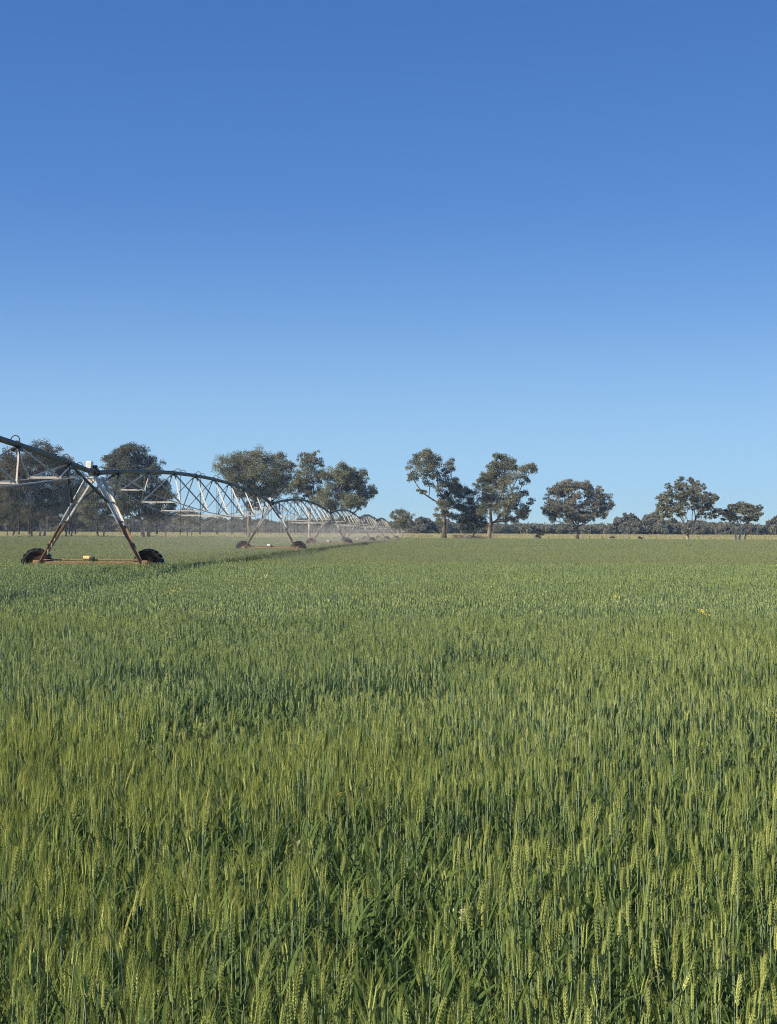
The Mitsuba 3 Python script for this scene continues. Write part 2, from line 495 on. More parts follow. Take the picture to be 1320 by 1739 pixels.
for k in range(8):
    for sx in (-1, 1):
        n = node_pt(k, sx)
        for j in (k, k + 1):
            f = flange_pt(j, sx)
            f[1] += 0.14 if j == k else -0.14
            e = np.array([0, -0.05 if j == k else 0.05, 0])
            SP['strut'].append(mikit.ply(angle_bar(f, n + e, 0.054, 0.010), 'zinc', smooth=30))
    SP['spreader'].append(mikit.ply(angle_bar(node_pt(k, -1) + [-0.04, 0, -0.02], node_pt(k, 1) + [0.04, 0, -0.02], 0.066, 0.010), 'zinc', smooth=30))
for sx in (-1, 1):
    pts = [np.array([sx * 0.12, 0.55, 3.72])] + [node_pt(k, sx) - [0, 0, 0.05] for k in range(8)] + [np.array([sx * 0.12, SPAN - 0.55, 3.72])]
    for a, b in zip(pts[:-1], pts[1:]):
        SP['rod'].append(mikit.ply(cyl(a, b, 0.021, 7), 'zinc', smooth=40))
    p = leg_pt(sx, 1, 2.77)
    SP['brace'].append(mikit.ply(angle_bar(flange_pt(0, sx) + [0, -0.1, 0], p, 0.07, 0.011), 'dark_paint', smooth=30))
    p = leg_pt(sx, -1, 2.77) + [0, SPAN, 0]
    SP['brace'].append(mikit.ply(angle_bar(flange_pt(8, sx) + [0, 0.1, 0], p, 0.07, 0.011), 'dark_paint', smooth=30))
SP['gooseneck'], SP['hose'], SP['sprinkler'] = [], [], []
for k in range(19):
    y = 1.7 + k * (SPAN - 3.4) / 18
    s = 1 if k % 2 else -1
    z = float(pipe_z(y))
    arc = [[s * (0.13 - 0.13 * math.cos(a)), y, z + 0.07 + 0.14 * math.sin(a)] for a in np.linspace(0, math.pi, 9)] + [[s * 0.26, y, z - 0.12]]
    SP['gooseneck'].append(mikit.ply(tmesh(tube(arc, 0.017, 7)), 'pipe_steel', smooth=40))
    zb = 1.72
    SP['hose'].append(mikit.ply(tmesh(tube([[s * 0.26, y, z - 0.12], [s * 0.26 + 0.01, y + 0.02, (z + zb) / 2], [s * 0.26, y, zb]], 0.014, 6)), 'hose_plastic', smooth=40))
    SP['sprinkler'].append(mikit.ply(trimesh.util.concatenate([cyl([s * 0.26, y, zb - 0.10], [s * 0.26, y, zb + 0.08], 0.024, 8), cyl([s * 0.26, y, zb - 0.16], [s * 0.26, y, zb - 0.145], 0.05, 10)]), 'hose_plastic', smooth=40))


def joined(keys, mat):
    a = Acc()
    for key in keys:
        for sh in SP[key]:
            v, f = meshkit.WRITTEN[sh['filename']][:2]
            a.add(v, f)
    return a.ply(mat, False, uv=False)


FAR_SP = {'truss': joined(('bracket', 'strut', 'spreader', 'rod', 'brace'), 'zinc'), 'sprinkler_drops': joined(('flange', 'gooseneck', 'hose', 'sprinkler'), 'pipe_steel')}
SPAN_LABELS = ['nearest irrigation span, thick dark pipe running in from the left edge',
               'long arched irrigation span with white V struts between first and second towers',
               'arched irrigation span between the second and third towers',
               'arched irrigation span between the third and fourth towers',
               'small arched irrigation span between the fourth and fifth towers',
               'farthest irrigation span, a tiny arch before the last tower']
for i in range(6):
    t = thing('irrigation_span', SPAN_LABELS[i], 'irrigation span', 'spans of the irrigation machine')
    M = tower_at(i)
    part(t, 'pipe', SP['pipe'], M)
    if i >= 3:
        for name, keys in (('truss', ('bracket', 'strut', 'spreader', 'rod', 'brace')), ('sprinkler_drops', ('flange', 'gooseneck', 'hose', 'sprinkler'))):
            part(t, name, FAR_SP[name], M, kind='stuff')
        continue
    for name, key in (('flange', 'flange'), ('bracket', 'bracket'), ('strut', 'strut'), ('spreader', 'spreader'), ('truss_rod', 'rod'), ('brace', 'brace'), ('gooseneck', 'gooseneck'), ('drop_hose', 'hose'), ('sprinkler', 'sprinkler')):
        for s in SP[key]:
            part(t, name, s, M)

# the spray: drops drifting under the machine
def build_spray():
    nx, ny, nz = 20, 220, 12
    L = SPAN * 4.9
    zz, yy, xx = np.meshgrid((np.arange(nz) + 0.5) / nz, (np.arange(ny) + 0.5) / ny, (np.arange(nx) + 0.5) / nx, indexing='ij')
    s = yy * L
    prof = np.clip(1 - ((xx - 0.5) * 2) ** 2, 0, 1) ** 1.2
    vert = np.clip((1 - zz) * 3.2, 0, 1) * (0.6 + 0.4 * zz)
    pts = np.stack([xx * 5, s * 0.10, zz * 1.6], -1)
    nz_ = 0.25 + 1.5 * meshkit.fbm(pts, 3, 4)
    along = 0.60 + 0.40 * np.clip((s - 30) / 60, 0, 1) - 0.45 * np.clip((s - 190) / 90, 0, 1)
    along *= np.clip((L - s) / 12, 0, 1) * np.clip(s / 8, 0, 1)
    g = (prof * vert * nz_ * along).astype(np.float32)
    dens = 0.0062
    M = tower_at(1)
    scene['spray_drops'] = {
        'type': 'heterogeneous',
        'sigma_t': {'type': 'gridvolume', 'grid': mi.VolumeGrid(np.ascontiguousarray(g[..., None])), 'to_world': M @ T().translate([-8.0, 4.0, 0.45]).scale([16.0, L, 2.3])},
        'albedo': {'type': 'rgb', 'value': [0.955, 0.975, 0.99]}, 'scale': dens,
        'phase': {'type': 'hg', 'g': 0.2},
    }
    scene['water_spray'] = {'type': 'cube', 'to_world': M @ T().translate([0.0, 4.0 + L / 2, 0.45 + 1.15]).scale([8.0, L / 2, 1.15]),
                            'bsdf': {'type': 'null'}, 'interior': {'type': 'ref', 'id': 'spray_drops'}, 'exterior': {'type': 'ref', 'id': 'haze_air'}}
    labels['water_spray'] = {'kind': 'stuff', 'label': 'white mist of water drops drifting under the irrigation spans', 'category': 'water spray'}


build_spray()


# ------------------------------------------------------------------ trees
def limb_path(a, b, rng, sag=0.12, n=5):
    a, b = np.asarray(a), np.asarray(b)
    L = np.linalg.norm(b - a)
    t = np.linspace(0, 1, n)[:, None]
    mid = (a + b) / 2 + np.array([0, 0, -sag * L]) * 0.5 + rng.normal(0, 0.06 * L, 3)
    return (1 - t) ** 2 * a + 2 * t * (1 - t) * mid + t ** 2 * b


def leaf_cloud(acc, centers, radii, rng, density, size, flat=0.8, fill=1.27):
    """Many small drooping leaf sprays spread through clumps; each spray is a pair of narrow triangles."""
    for c, r in zip(centers, radii):
        r = r * fill
        nsub = max(6, int(12 * density * (r / 1.8) ** 1.5))
        d = rng.normal(size=(nsub, 3))
        d /= np.linalg.norm(d, axis=1, keepdims=True)
        d[:, 2] = d[:, 2] * 0.9 + 0.12
        sc = c + d * (r * (0.45 + 0.55 * rng.random((nsub, 1)) ** 0.6)) * [1, 1, flat]
        for q in sc:
            if rng.random() < 0.16: continue
            rr = r * rng.uniform(0.22, 0.50) + 0.12
            m = int(rng.uniform(74, 110) * min(1.6, rr / 0.6))
            e = rng.normal(size=(m, 3)) * [1, 1, 0.6]
            e /= np.linalg.norm(e, axis=1, keepdims=True)
            p = q + e * rr * rng.random((m, 1)) ** 0.45
            dirn = e * 0.9 + rng.normal(0, 0.5, (m, 3)) + [0, 0, -0.35]
            dirn /= np.linalg.norm(dirn, axis=1, keepdims=True)
            side = np.cross(dirn, rng.normal(size=(m, 3)))
            side /= np.linalg.norm(side, axis=1, keepdims=True) + 1e-9
            l = size * rng.uniform(0.6, 1.4, (m, 1))
            w = l * rng.uniform(0.22, 0.40, (m, 1))
            v = np.stack([p - dirn * l * 0.5, p + side * w, p + dirn * l * 0.6, p - side * w], 1).reshape(-1, 3)
            k = np.arange(m)[:, None] * 4
            f = np.vstack([k + [0, 1, 2], k + [0, 2, 3]])
            acc.add(v, f)


def tree(name, label, cat, base, clumps, D, seed, trunk=0.45, bark='grey_bark', leaf='gum_leaf', fork=0.35, density=1.0, size=0.27, depth=1.0, flat=0.85, lean=None, group=None, stems=1, direct=0.55, fill=1.34):
    """base: pixel of the foot; clumps: (px, py, r px) of the crown. The third dimension is the tree's own."""
    rng = np.random.default_rng(seed)
    t = thing(name, label, cat, group)
    foot = at(base[0], base[1], D)
    foot[2] = float(ground_z(D)) - 0.15
    s = D / F0
    cs, rs = [], []
    cx = np.mean([c[0] for c in clumps])
    half = max(6.0, (max(c[0] for c in clumps) - min(c[0] for c in clumps)) / 2)
    for (px, py, r) in clumps:
        c = at(px, py, D)
        room = math.sqrt(max(0.15, 1 - ((px - cx) / (half * 1.15)) ** 2)) * half * s * 0.75 * depth
        c = c + np.array([0, rng.uniform(-1, 1) * room, 0])
        cs.append(c); rs.append(r * s)
    # a few hidden clumps to give the crown its depth
    for _ in range(int(len(clumps) * 0.35 * depth)):
        k, j = rng.integers(len(clumps)), rng.integers(len(clumps))
        w = rng.random()
        c = cs[k] * w + cs[j] * (1 - w) if np.linalg.norm(cs[k] - cs[j]) < 2.5 * (rs[k] + rs[j]) else cs[k].copy()
        c = c + [0, rng.choice([-1, 1]) * half * s * rng.uniform(0.2, 0.7) * depth, 0]
        cs.append(c); rs.append((rs[k] + rs[j]) / 2 * 0.9)
    cs, rs = np.array(cs), np.array(rs)
    low = cs[:, 2].min() - rs[np.argmin(cs[:, 2])]
    top = cs[:, 2].max()
    zf = foot[2] + max(1.0, fork * (top - foot[2]))
    mean = np.array([cs[:, 0].mean(), cs[:, 1].mean(), 0])
    nodes, par, plen = [foot], [-1], [0.0]
    fx = foot + (mean * [1, 1, 0] - foot * [1, 1, 0]) * 0.15
    for k in range(1, 5):
        w = k / 4
        p = foot * (1 - w) + np.array([fx[0], fx[1], zf]) * w
        p = p + np.append(rng.normal(0, 0.10, 2), 0)
        nodes.append(p); par.append(len(nodes) - 2); plen.append(plen[-1] + np.linalg.norm(p - nodes[-2]))
    order = np.argsort(np.linalg.norm(cs - nodes[-1], axis=1))
    ends = []
    for k in order:
        c = cs[k] + [0, 0, -0.25 * rs[k]]
        n = np.array(nodes)
        dv = c - n
        cost = np.linalg.norm(dv, axis=1) + 2.2 * np.maximum(0, n[:, 2] - c[2] + 0.3) + direct * np.array(plen)
        cost[:4] += 2.0 * np.arange(4, 0, -1)
        j = int(np.argmin(cost))
        path = limb_path(nodes[j], c, rng)
        prev = j
        for q in path[1:]:
            nodes.append(q); par.append(prev); plen.append(plen[prev] + np.linalg.norm(q - nodes[prev])); prev = len(nodes) - 1
        ends.append(prev)
    cnt = np.zeros(len(nodes))
    for e in ends:
        k = e
        while k >= 0:
            cnt[k] += 1
            k = par[k]
    rad = 0.62 * trunk * (np.maximum(cnt, 0.4) / cnt[0]) ** 0.52
    rad = np.maximum(rad, 0.03)
    rad[0] *= 1.45; rad[1] *= 1.12
    tr = Acc(); tr.add(*tube(nodes[:5], rad[:5], 9))
    if stems > 1:
        for q in range(stems - 1):
            off = np.array([rng.choice([-1, 1]) * rng.uniform(0.9, 1.6), rng.uniform(-0.8, 0.8), 0])
            far = nodes[4] + [off[0] * 1.4, off[1], 1.5]
            tr.add(*tube(limb_path(foot + off, far, rng, 0.02, 5), np.linspace(rad[0] * 0.62, rad[4] * 0.5, 5), 8))
    part(t, 'trunk', tr.ply(bark, True, uv=False))
    lb = Acc()
    big, children = [], {}
    for k in range(5, len(nodes)):
        children.setdefault(par[k], []).append(k)
    done = set()
    for k in range(5, len(nodes)):
        if k in done: continue
        chain = [par[k], k]; done.add(k)
        while True:
            nx = [c for c in children.get(chain[-1], []) if c not in done and c == chain[-1] + 1]
            if not nx: break
            chain.append(nx[0]); done.add(nx[0])
        r = rad[chain].copy(); r[0] = min(r[0], r[1] * 1.15)
        big.append((r[1], chain, r))
    big.sort(key=lambda x: -x[0])
    for q, (r1, chain, r) in enumerate(big):
        m = tube(np.array(nodes)[chain], r, 6)
        if q < 6 and r1 > trunk * 0.3:
            a = Acc(); a.add(*m)
            part(t, 'limb', a.ply(bark, True, uv=False))
        else:
            lb.add(*m)
    if lb.n: part(t, 'branches', lb.ply(bark, True, uv=False), kind='stuff')
    la = Acc()
    leaf_cloud(la, cs, rs, rng, density, size, flat, fill)
    part(t, 'crown', la.ply(leaf, False, uv=False), kind='stuff')
    return t


def z1(l): return [(x / 4.0, 700 + y / 4.0, r / 4.0) for x, y, r in l]
def z3(l): return [(380 + x / 4.125, 740 + y / 4.125, r / 4.125) for x, y, r in l]
def z4(l): return [(640 + x / 4.4, 740 + y / 4.4, r / 4.4) for x, y, r in l]
def z5(l): return [(880 + x / 3.0, 760 + y / 3.0, r / 3.0) for x, y, r in l]


G = 'gum trees along the far edge of the crop'
tree('gum_tree', 'tall leaning gum tree, left one of the open pair in the middle', 'tree', (755, 914),
     z4([(370, 142, 42), (318, 185, 42), (420, 175, 50), (245, 235, 32), (350, 245, 60), (270, 305, 40), (440, 255, 55), (555, 225, 42), (520, 265, 32), (385, 325, 45), (318, 415, 24), (350, 425, 18), (490, 325, 48), (560, 355, 42), (460, 390, 38), (470, 465, 26), (585, 400, 40), (470, 575, 46), (450, 615, 32), (540, 590, 42), (530, 450, 34), (500, 520, 30), (560, 520, 34), (480, 650, 24)]),
     372, 11, 0.75, fork=0.42)
tree('bushy_tree', 'dark bushy tree filling the gap between the pair of tall gums', 'tree', (806, 913),
     z4([(640, 415, 44), (690, 455, 54), (650, 510, 50), (725, 500, 42), (700, 560, 50), (740, 610, 50), (680, 615, 48), (720, 670, 46), (640, 575, 40), (770, 560, 46), (600, 440, 32), (600, 540, 36), (620, 620, 34), (770, 640, 40), (670, 680, 32)]),
     376, 12, 0.30, leaf='dark_leaf', fork=0.15, density=0.95)
tree('gum_tree', 'broad tall gum tree, right one of the open pair in the middle', 'tree', (829, 913),
     z4([(890, 162, 30), (955, 195, 52), (1040, 215, 40), (865, 232, 36), (1130, 262, 44), (1160, 250, 24), (960, 270, 60), (1050, 290, 50), (845, 310, 50), (795, 365, 42), (745, 400, 34), (890, 350, 60), (985, 360, 55), (1085, 440, 34), (1100, 340, 34), (850, 430, 52), (930, 450, 60), (1005, 470, 44), (810, 465, 45), (850, 530, 48), (930, 560, 52), (1000, 545, 40), (1085, 545, 42), (1155, 500, 28), (1120, 590, 38), (1045, 610, 38), (800, 560, 42), (960, 625, 24)]),
     372, 13, 0.85, fork=0.22)
rng = np.random.default_rng(5)


def dome(cx, cy, rx, ry, n, r, seed, low=0.35, shell=0.5):
    g = np.random.default_rng(seed)
    out = []
    while len(out) < n:
        a, b = g.uniform(-1, 1), g.uniform(-1, low)
        d = math.hypot(a, b if b < 0 else b / max(low, 0.01) * 0.9)
        if d < 1 and d > shell * g.random():
            out.append((cx + a * rx, cy + b * ry, r * g.uniform(0.7, 1.3)))
    return out


tree('rounded_gum_tree', 'rounded greyish gum tree with dark lower trunk, right of the tall pair', 'tree', (981, 914),
     z5(dome(300, 298, 170, 124, 150, 15, 3, 0.62, 0.2) + [(160, 330, 20), (180, 365, 16), (140, 318, 16), (455, 300, 20)]),
     372, 14, 0.62, leaf='grey_leaf', fork=0.24, density=1.0, size=0.22, fill=1.5)
g = np.random.default_rng(8)
vase = []
for k in range(150):
    a = g.uniform(-1.42, 1.42)
    rr = g.uniform(0.16, 1.0) ** 0.6
    if abs(a) > 1.2 and rr < 0.6: continue
    vase.append((865 + math.sin(a) * 178 * rr + g.normal(0, 5), 390 - math.cos(a) * 250 * rr * (0.95 + 0.08 * math.cos(5 * a)) + 6, g.uniform(7, 13)))
tree('vase_gum_tree', 'open vase shaped gum tree with pale forking limbs, second from right', 'tree', (1168, 915),
     z5(vase), 375, 15, 0.60, bark='mid_bark', leaf='gum_leaf', fork=0.14, density=0.85, size=0.24, flat=1.2, direct=0.75, fill=1.5)
tree('low_gum_tree', 'low spreading gum tree with bare pale limbs near the right edge', 'tree', (1257, 914),
     z5(dome(1138, 343, 98, 62, 60, 12, 6, 0.5, 0.2) + [(1030, 335, 9), (1225, 345, 11), (1135, 290, 13)]),
     378, 16, 0.42, bark='pale_bark', leaf='gum_leaf', fork=0.22, density=0.85, size=0.24, stems=3)
tree('small_gum_tree', 'small rounded gum tree with two thin white trunks by the last tower', 'tree', (683, 911),
     z4([(180, 572, 32), (140, 590, 28), (230, 590, 34), (250, 610, 24), (200, 620, 38), (125, 605, 18), (170, 640, 36), (220, 650, 36), (190, 690, 28), (150, 680, 26), (245, 680, 22)]),
     470, 17, 0.28, bark='pale_bark', leaf='gum_leaf', fork=0.22, stems=2)
# the group behind the second and third towers
tree('wide_gum_tree', 'wide dense gum tree behind the second irrigation tower', 'tree', (421, 909),
     z3([(30, 215, 55), (105, 190, 60), (185, 165, 45), (280, 155, 48), (370, 175, 45), (440, 205, 36), (480, 200, 18), (90, 270, 65), (195, 260, 75), (300, 250, 72), (400, 265, 58), (150, 345, 50), (250, 350, 60), (350, 320, 50), (430, 320, 36), (50, 295, 40), (225, 410, 42), (330, 390, 40), (110, 400, 36), (215, 480, 30)]),
     405, 18, 0.70, fill=1.62, bark='grey_bark', fork=0.32)
tree('tall_gum_tree', 'tall narrow gum tree rising behind the third irrigation tower', 'tree', (526, 909),
     z3([(645, 118, 28), (600, 140, 24), (665, 150, 26), (560, 165, 36), (610, 200, 45), (665, 200, 34), (540, 240, 42), (610, 270, 48), (665, 270, 32), (520, 300, 34), (620, 340, 44), (560, 330, 40), (500, 380, 42), (570, 390, 44), (440, 380, 40), (630, 390, 30), (530, 440, 40)]),
     400, 19, 0.50, bark='pale_bark', fork=0.34)
tree('forked_gum_tree', 'spreading gum tree, rightmost of the three behind the mist', 'tree', (584, 910),
     z3([(735, 270, 40), (780, 285, 34), (840, 250, 36), (880, 270, 34), (800, 330, 48), (890, 315, 48), (960, 285, 34), (985, 310, 26), (870, 390, 54), (1010, 405, 40), (1040, 400, 24), (960, 440, 38), (790, 400, 44), (720, 440, 46), (900, 470, 44), (820, 470, 50), (690, 390, 26), (945, 345, 36), (960, 485, 26), (660, 450, 34), (760, 490, 36)]),
     398, 20, 0.62, fill=1.62, bark='grey_bark', fork=0.28)
# the group on the left
tree('brown_gum_tree', 'large brownish gum tree behind the left leg of the nearest tower', 'tree', (52, 909),
     z1([(280, 250, 46), (350, 262, 36), (230, 300, 55), (130, 320, 55), (310, 330, 60), (60, 330, 40), (80, 400, 55), (200, 400, 75), (320, 420, 70), (400, 370, 45), (120, 490, 65), (260, 500, 75), (60, 520, 45), (370, 510, 55), (180, 590, 65), (310, 600, 60), (90, 620, 50), (230, 680, 50), (130, 690, 40)]),
     405, 21, 0.70, fill=1.62, leaf='brown_leaf', fork=0.2)
tree('grey_gum_tree', 'gum tree with two pale trunks standing just inside the nearest tower', 'tree', (74, 909),
     z1([(455, 345, 34), (480, 400, 50), (420, 450, 50), (520, 470, 50), (400, 560, 50), (480, 560, 55), (540, 560, 40), (440, 650, 46), (360, 660, 40), (520, 650, 44), (500, 720, 30)]),
     412, 22, 0.42, fill=1.62, bark='pale_bark', leaf='grey_leaf', fork=0.25, stems=2)
tree('short_gum_tree', 'shorter gum tree seen between the legs of the nearest tower', 'tree', (166, 910),
     z1([(590, 560, 40), (640, 570, 55), (690, 600, 45), (600, 640, 50), (670, 670, 48), (720, 660, 36), (560, 640, 36), (640, 730, 36), (710, 720, 30), (590, 715, 34)]),
     400, 23, 0.42, fill=1.62, fork=0.25, stems=2)
tree('domed_gum_tree', 'dense domed gum tree right of the nearest tower', 'tree', (242, 909),
     z1([(880, 262, 36), (820, 285, 42), (930, 280, 44), (770, 325, 38), (860, 330, 60), (970, 330, 48), (1040, 350, 42), (1075, 375, 24), (760, 390, 40), (830, 410, 60), (930, 410, 66), (1030, 430, 50), (780, 480, 52), (880, 500, 66), (990, 510, 60), (800, 570, 52), (900, 590, 60), (1010, 600, 54), (1090, 560, 36), (840, 660, 50), (940, 670, 54), (1040, 690, 46), (780, 640, 36), (1100, 500, 24)]),
     402, 24, 0.75, fill=1.62, leaf='dark_leaf', fork=0.2, stems=3)
tree('olive_gum_tree', 'olive tinted gum tree half hidden behind the domed tree', 'tree', (281, 910),
     z1([(1100, 520, 40), (1130, 580, 40), (1070, 600, 40), (1120, 660, 42), (1160, 640, 26), (1080, 700, 40), (1150, 720, 30)]),
     416, 25, 0.36, fill=1.62, fork=0.3)
tree('bare_gum_tree', 'grey gum tree cut by the left edge of the picture', 'tree', (-6, 909),
     z1([(-60, 330, 40), (-20, 400, 40), (-80, 430, 60), (0, 480, 34), (-50, 540, 60), (10, 590, 40), (-40, 660, 50), (20, 690, 34)]),
     408, 26, 0.5, fill=1.62, leaf='dark_leaf', fork=0.3)
tree('shady_gum_tree', 'dark low gum tree filling the gap behind the nearest tower legs', 'tree', (112, 909),
     z1([(380, 600, 46), (450, 620, 50), (520, 610, 46), (400, 690, 46), (480, 700, 46), (550, 700, 40), (340, 720, 36), (600, 740, 34), (430, 760, 30), (520, 760, 30), (300, 660, 40)]),
     425, 27, 0.4, fill=1.62, leaf='dark_leaf', fork=0.25, stems=2)
tree('bushy_gum_tree', 'bushy dark gum tree low at the left, under the thick pipe', 'tree', (22, 909),
     z1([(40, 640, 46), (110, 640, 46), (180, 650, 46), (70, 710, 44), (150, 715, 44), (20, 720, 36), (230, 720, 40), (110, 760, 28), (190, 765, 28), (260, 660, 36)]),
     428, 28, 0.4, fill=1.62, leaf='dark_leaf', fork=0.25, stems=2)
tree('slender_gum_tree', 'slender grey gum tree in front of the far wood beyond the first span', 'tree', (318, 909),
     z1([(1230, 700, 30), (1270, 690, 34), (1310, 710, 32), (1250, 740, 34), (1290, 750, 30), (1200, 730, 28), (1340, 750, 24)]),
     430, 29, 0.3, leaf='grey_leaf', fork=0.3, stems=2)
# small things standing by the fence
tree('round_bush', 'small dark round bush beside the fence, right of the tall pair', 'bush', (917, 914),
     z5([(110, 420, 8), (105, 434, 11), (116, 438, 11), (110, 450, 12), (100, 450, 8)]), 372, 31, 0.12, leaf='dark_leaf', fork=0.1, density=1.6, size=0.22)
for q, (px, py, r, lab) in enumerate([(1041, 912, 3.0, 'tiny dark shrub by the fence below the two pale far trunks'), (1088, 913.5, 3.2, 'low flat dark shrub at the field edge, left of the vase shaped gum')]):
    tree('small_shrub', lab, 'shrub', (px, py + 3), [(px, py, r * 0.6), (px + r * 0.7, py + 1, r * 0.4), (px - r * 0.7, py + 1, r * 0.4)], 371, 40 + q, 0.06, leaf='dark_leaf', fork=0.1, density=1.6, size=0.2)

# a fallen limb and litter in the shade under the pair
def build_log():
    r = np.random.default_rng(3)
    t = thing('fallen_log', 'dark fallen log and broken limbs lying under the pair of gums', 'log')
    c = at(800, 911, 369)
    m = tube([c + [x, 0.25 * math.sin(x * 0.7), 0.62 + 0.18 * math.sin(x * 0.9) - c[2] + 0.0] for x in np.linspace(-4.2, 4.6, 14)], np.linspace(0.42, 0.22, 14), 8)
    a = Acc(); a.add(*m); part(t, 'trunk', a.ply('dead_wood', True, uv=False))
    a = Acc()
    for k in range(26):
        x = r.uniform(-4.5, 5)
        p = c + [x, r.uniform(-0.6, 0.6), 0.5 - c[2]]
        a.add(*tube([p, p + [r.normal(0, 0.6), r.normal(0, 0.5), r.uniform(0.2, 0.8)], p + [r.normal(0, 1.3), r.normal(0, 1), r.uniform(0.3, 1.0)]], [0.09, 0.06, 0.03], 5))
    part(t, 'branches', a.ply('dead_wood', True, uv=False), kind='stuff')


build_log()

# the wire fence along the edge of the crop
def build_fence():
    r = np.random.default_rng(9)
    t = thing('wire_fence', 'low wire fence with dark posts along the edge of the crop', 'fence')
    tops = []
    for k in range(36):
        x = 6.0 + k * 3.2
        p = np.array([x + r.normal(0, 0.08), 368.0, 0.0])
        p[2] = float(ground_z(p[1]))
        h = r.uniform(1.12, 1.3)
        m = tube([p, p + [r.normal(0, 0.03), 0, h]], [0.075, 0.065], 7)
        a = Acc(); a.add(*m)
        part(t, 'post', a.ply('post_wood', 35, uv=False))
        tops.append(p + [0, -0.08, 0])
    for h in (0.35, 0.7, 1.05):
        a = Acc(); a.add(*tube(np.array(tops) + [0, 0, h], 0.006, 4))
        part(t, 'wire', a.ply('zinc', True, uv=False))


build_fence()

# the far woodland and the trees in it that can be told apart
def woodland():
    r = np.random.default_rng(77)
    prof_x = [-120, 0, 60, 170, 300, 340, 400, 470, 560, 640, 665, 690, 720, 740, 800, 900, 940, 1000, 1040, 1050, 1100, 1180, 1200, 1240, 1280, 1300, 1330, 1450]
    prof_y = [880, 878, 880, 880, 878, 882, 880, 884, 880, 880, 886, 884, 882, 884, 886, 889, 893, 893, 892, 886, 882, 886, 888, 887, 893, 890, 888, 888]
    prof_y = [y + (3.5 if x > 700 else 2.0) for x, y in zip(prof_x, prof_y)]
    la, tr = Acc(), Acc()
    cs, rs = [], []
    for px in np.arange(-110, 1440, 4.2):
        topy = np.interp(px, prof_x, prof_y) + r.normal(0, 1.3) + 10.0 * float(meshkit.fbm(np.array([px * 0.045, 0.0, 0.0]), 3, 3) - 0.5)
        for row in range(3):
            D = 600 + 45 * row + r.uniform(-15, 15)
            ztop = at(px, topy + (2 - row) * 1.5, D)[2]
            zg = float(ground_z(D))
            x = at(px + r.uniform(-3, 3), 900, D)[0]
            n = 3 if row else 4
            for z in np.linspace(zg + 1.2, max(ztop - 1.4, zg + 2.0), n):
                cs.append([x + r.normal(0, 0.8), D + r.normal(0, 2), z]); rs.append(r.uniform(1.2, 1.9))
            if r.random() < 0.35:
                tr.add(*tube([[x, D - 3, zg], [x + r.normal(0, 0.4), D - 3, zg + 5]], [0.16, 0.09], 5))
    leaf_cloud(la, np.array(cs), np.array(rs), r, 0.40, 0.8, 0.85)
    scene['distant_woodland__foliage'] = la.ply('far_leaf', False, uv=False)
    scene['distant_woodland__trunks'] = tr.ply('grey_bark', True, uv=False)
    labels['distant_woodland'] = {'kind': 'stuff', 'label': 'far belt of dark low woodland along the whole horizon', 'category': 'woodland'}
    labels['distant_woodland__foliage'] = {'kind': 'stuff'}
    labels['distant_woodland__trunks'] = {'kind': 'stuff'}


woodland()
FAR = [(1049, 909.5, [(1047, 884, 5), (1053, 886, 5), (1048, 892, 6), (1055, 895, 5)], 'far woodland tree on a thin white trunk, right of the rounded gum'),
       (1069, 909.5, [(1066, 881, 7), (1074, 882, 6), (1061, 886, 6), (1080, 886, 6), (1070, 890, 8), (1080, 894, 6)], 'far woodland tree with a broad flat crown, left of the twin domes'),
       (1108, 909.5, [(1104, 880, 7), (1112, 878, 7), (1120, 884, 7), (1097, 886, 7), (1108, 890, 9), (1122, 893, 7), (1098, 896, 6)], 'far domed woodland tree just left of the vase shaped gum'),
       (1190, 910.5, [(1186, 890, 5), (1193, 892, 6), (1199, 895, 6), (1188, 898, 6)], 'far woodland tree between the vase shaped and low gums'),
       (1313, 911, [(1318, 886, 6), (1312, 889, 6), (1324, 889, 7), (1308, 896, 7), (1318, 898, 8)], 'dark far tree at the right edge of the woodland'),
       (728, 909, [(722, 884, 6), (730, 886, 6), (716, 890, 6), (726, 894, 7), (736, 894, 6)], 'far woodland tree left of the tall pair of gums')]
for q, (bx, by, cl, lab) in enumerate(FAR):
    tree('woodland_tree', lab, 'tree', (bx, by), cl, 590, 60 + q, 0.28, bark='pale_bark', leaf='far_leaf', fork=0.3, density=0.45, size=0.95, group='single trees in the far woodland')


# ------------------------------------------------------------------ wheat
def floret(acc, b, d, side, l, w, t, uv):
    d = d / np.linalg.norm(d)
    s = side - d * np.dot(side, d)
    s /= np.linalg.norm(s)
    n = np.cross(d, s)
    m = b + d * l * 0.42
    v = [b, m + s * w / 2, m + n * t / 2, m - s * w / 2, m - n * t / 2, b + d * l]
    f = []
    for k in range(4):
        a, c = 1 + k, 1 + (k + 1) % 4
        f += [[0, c, a], [5, a, c]]
    acc.add(v, f, [uv] * 6)


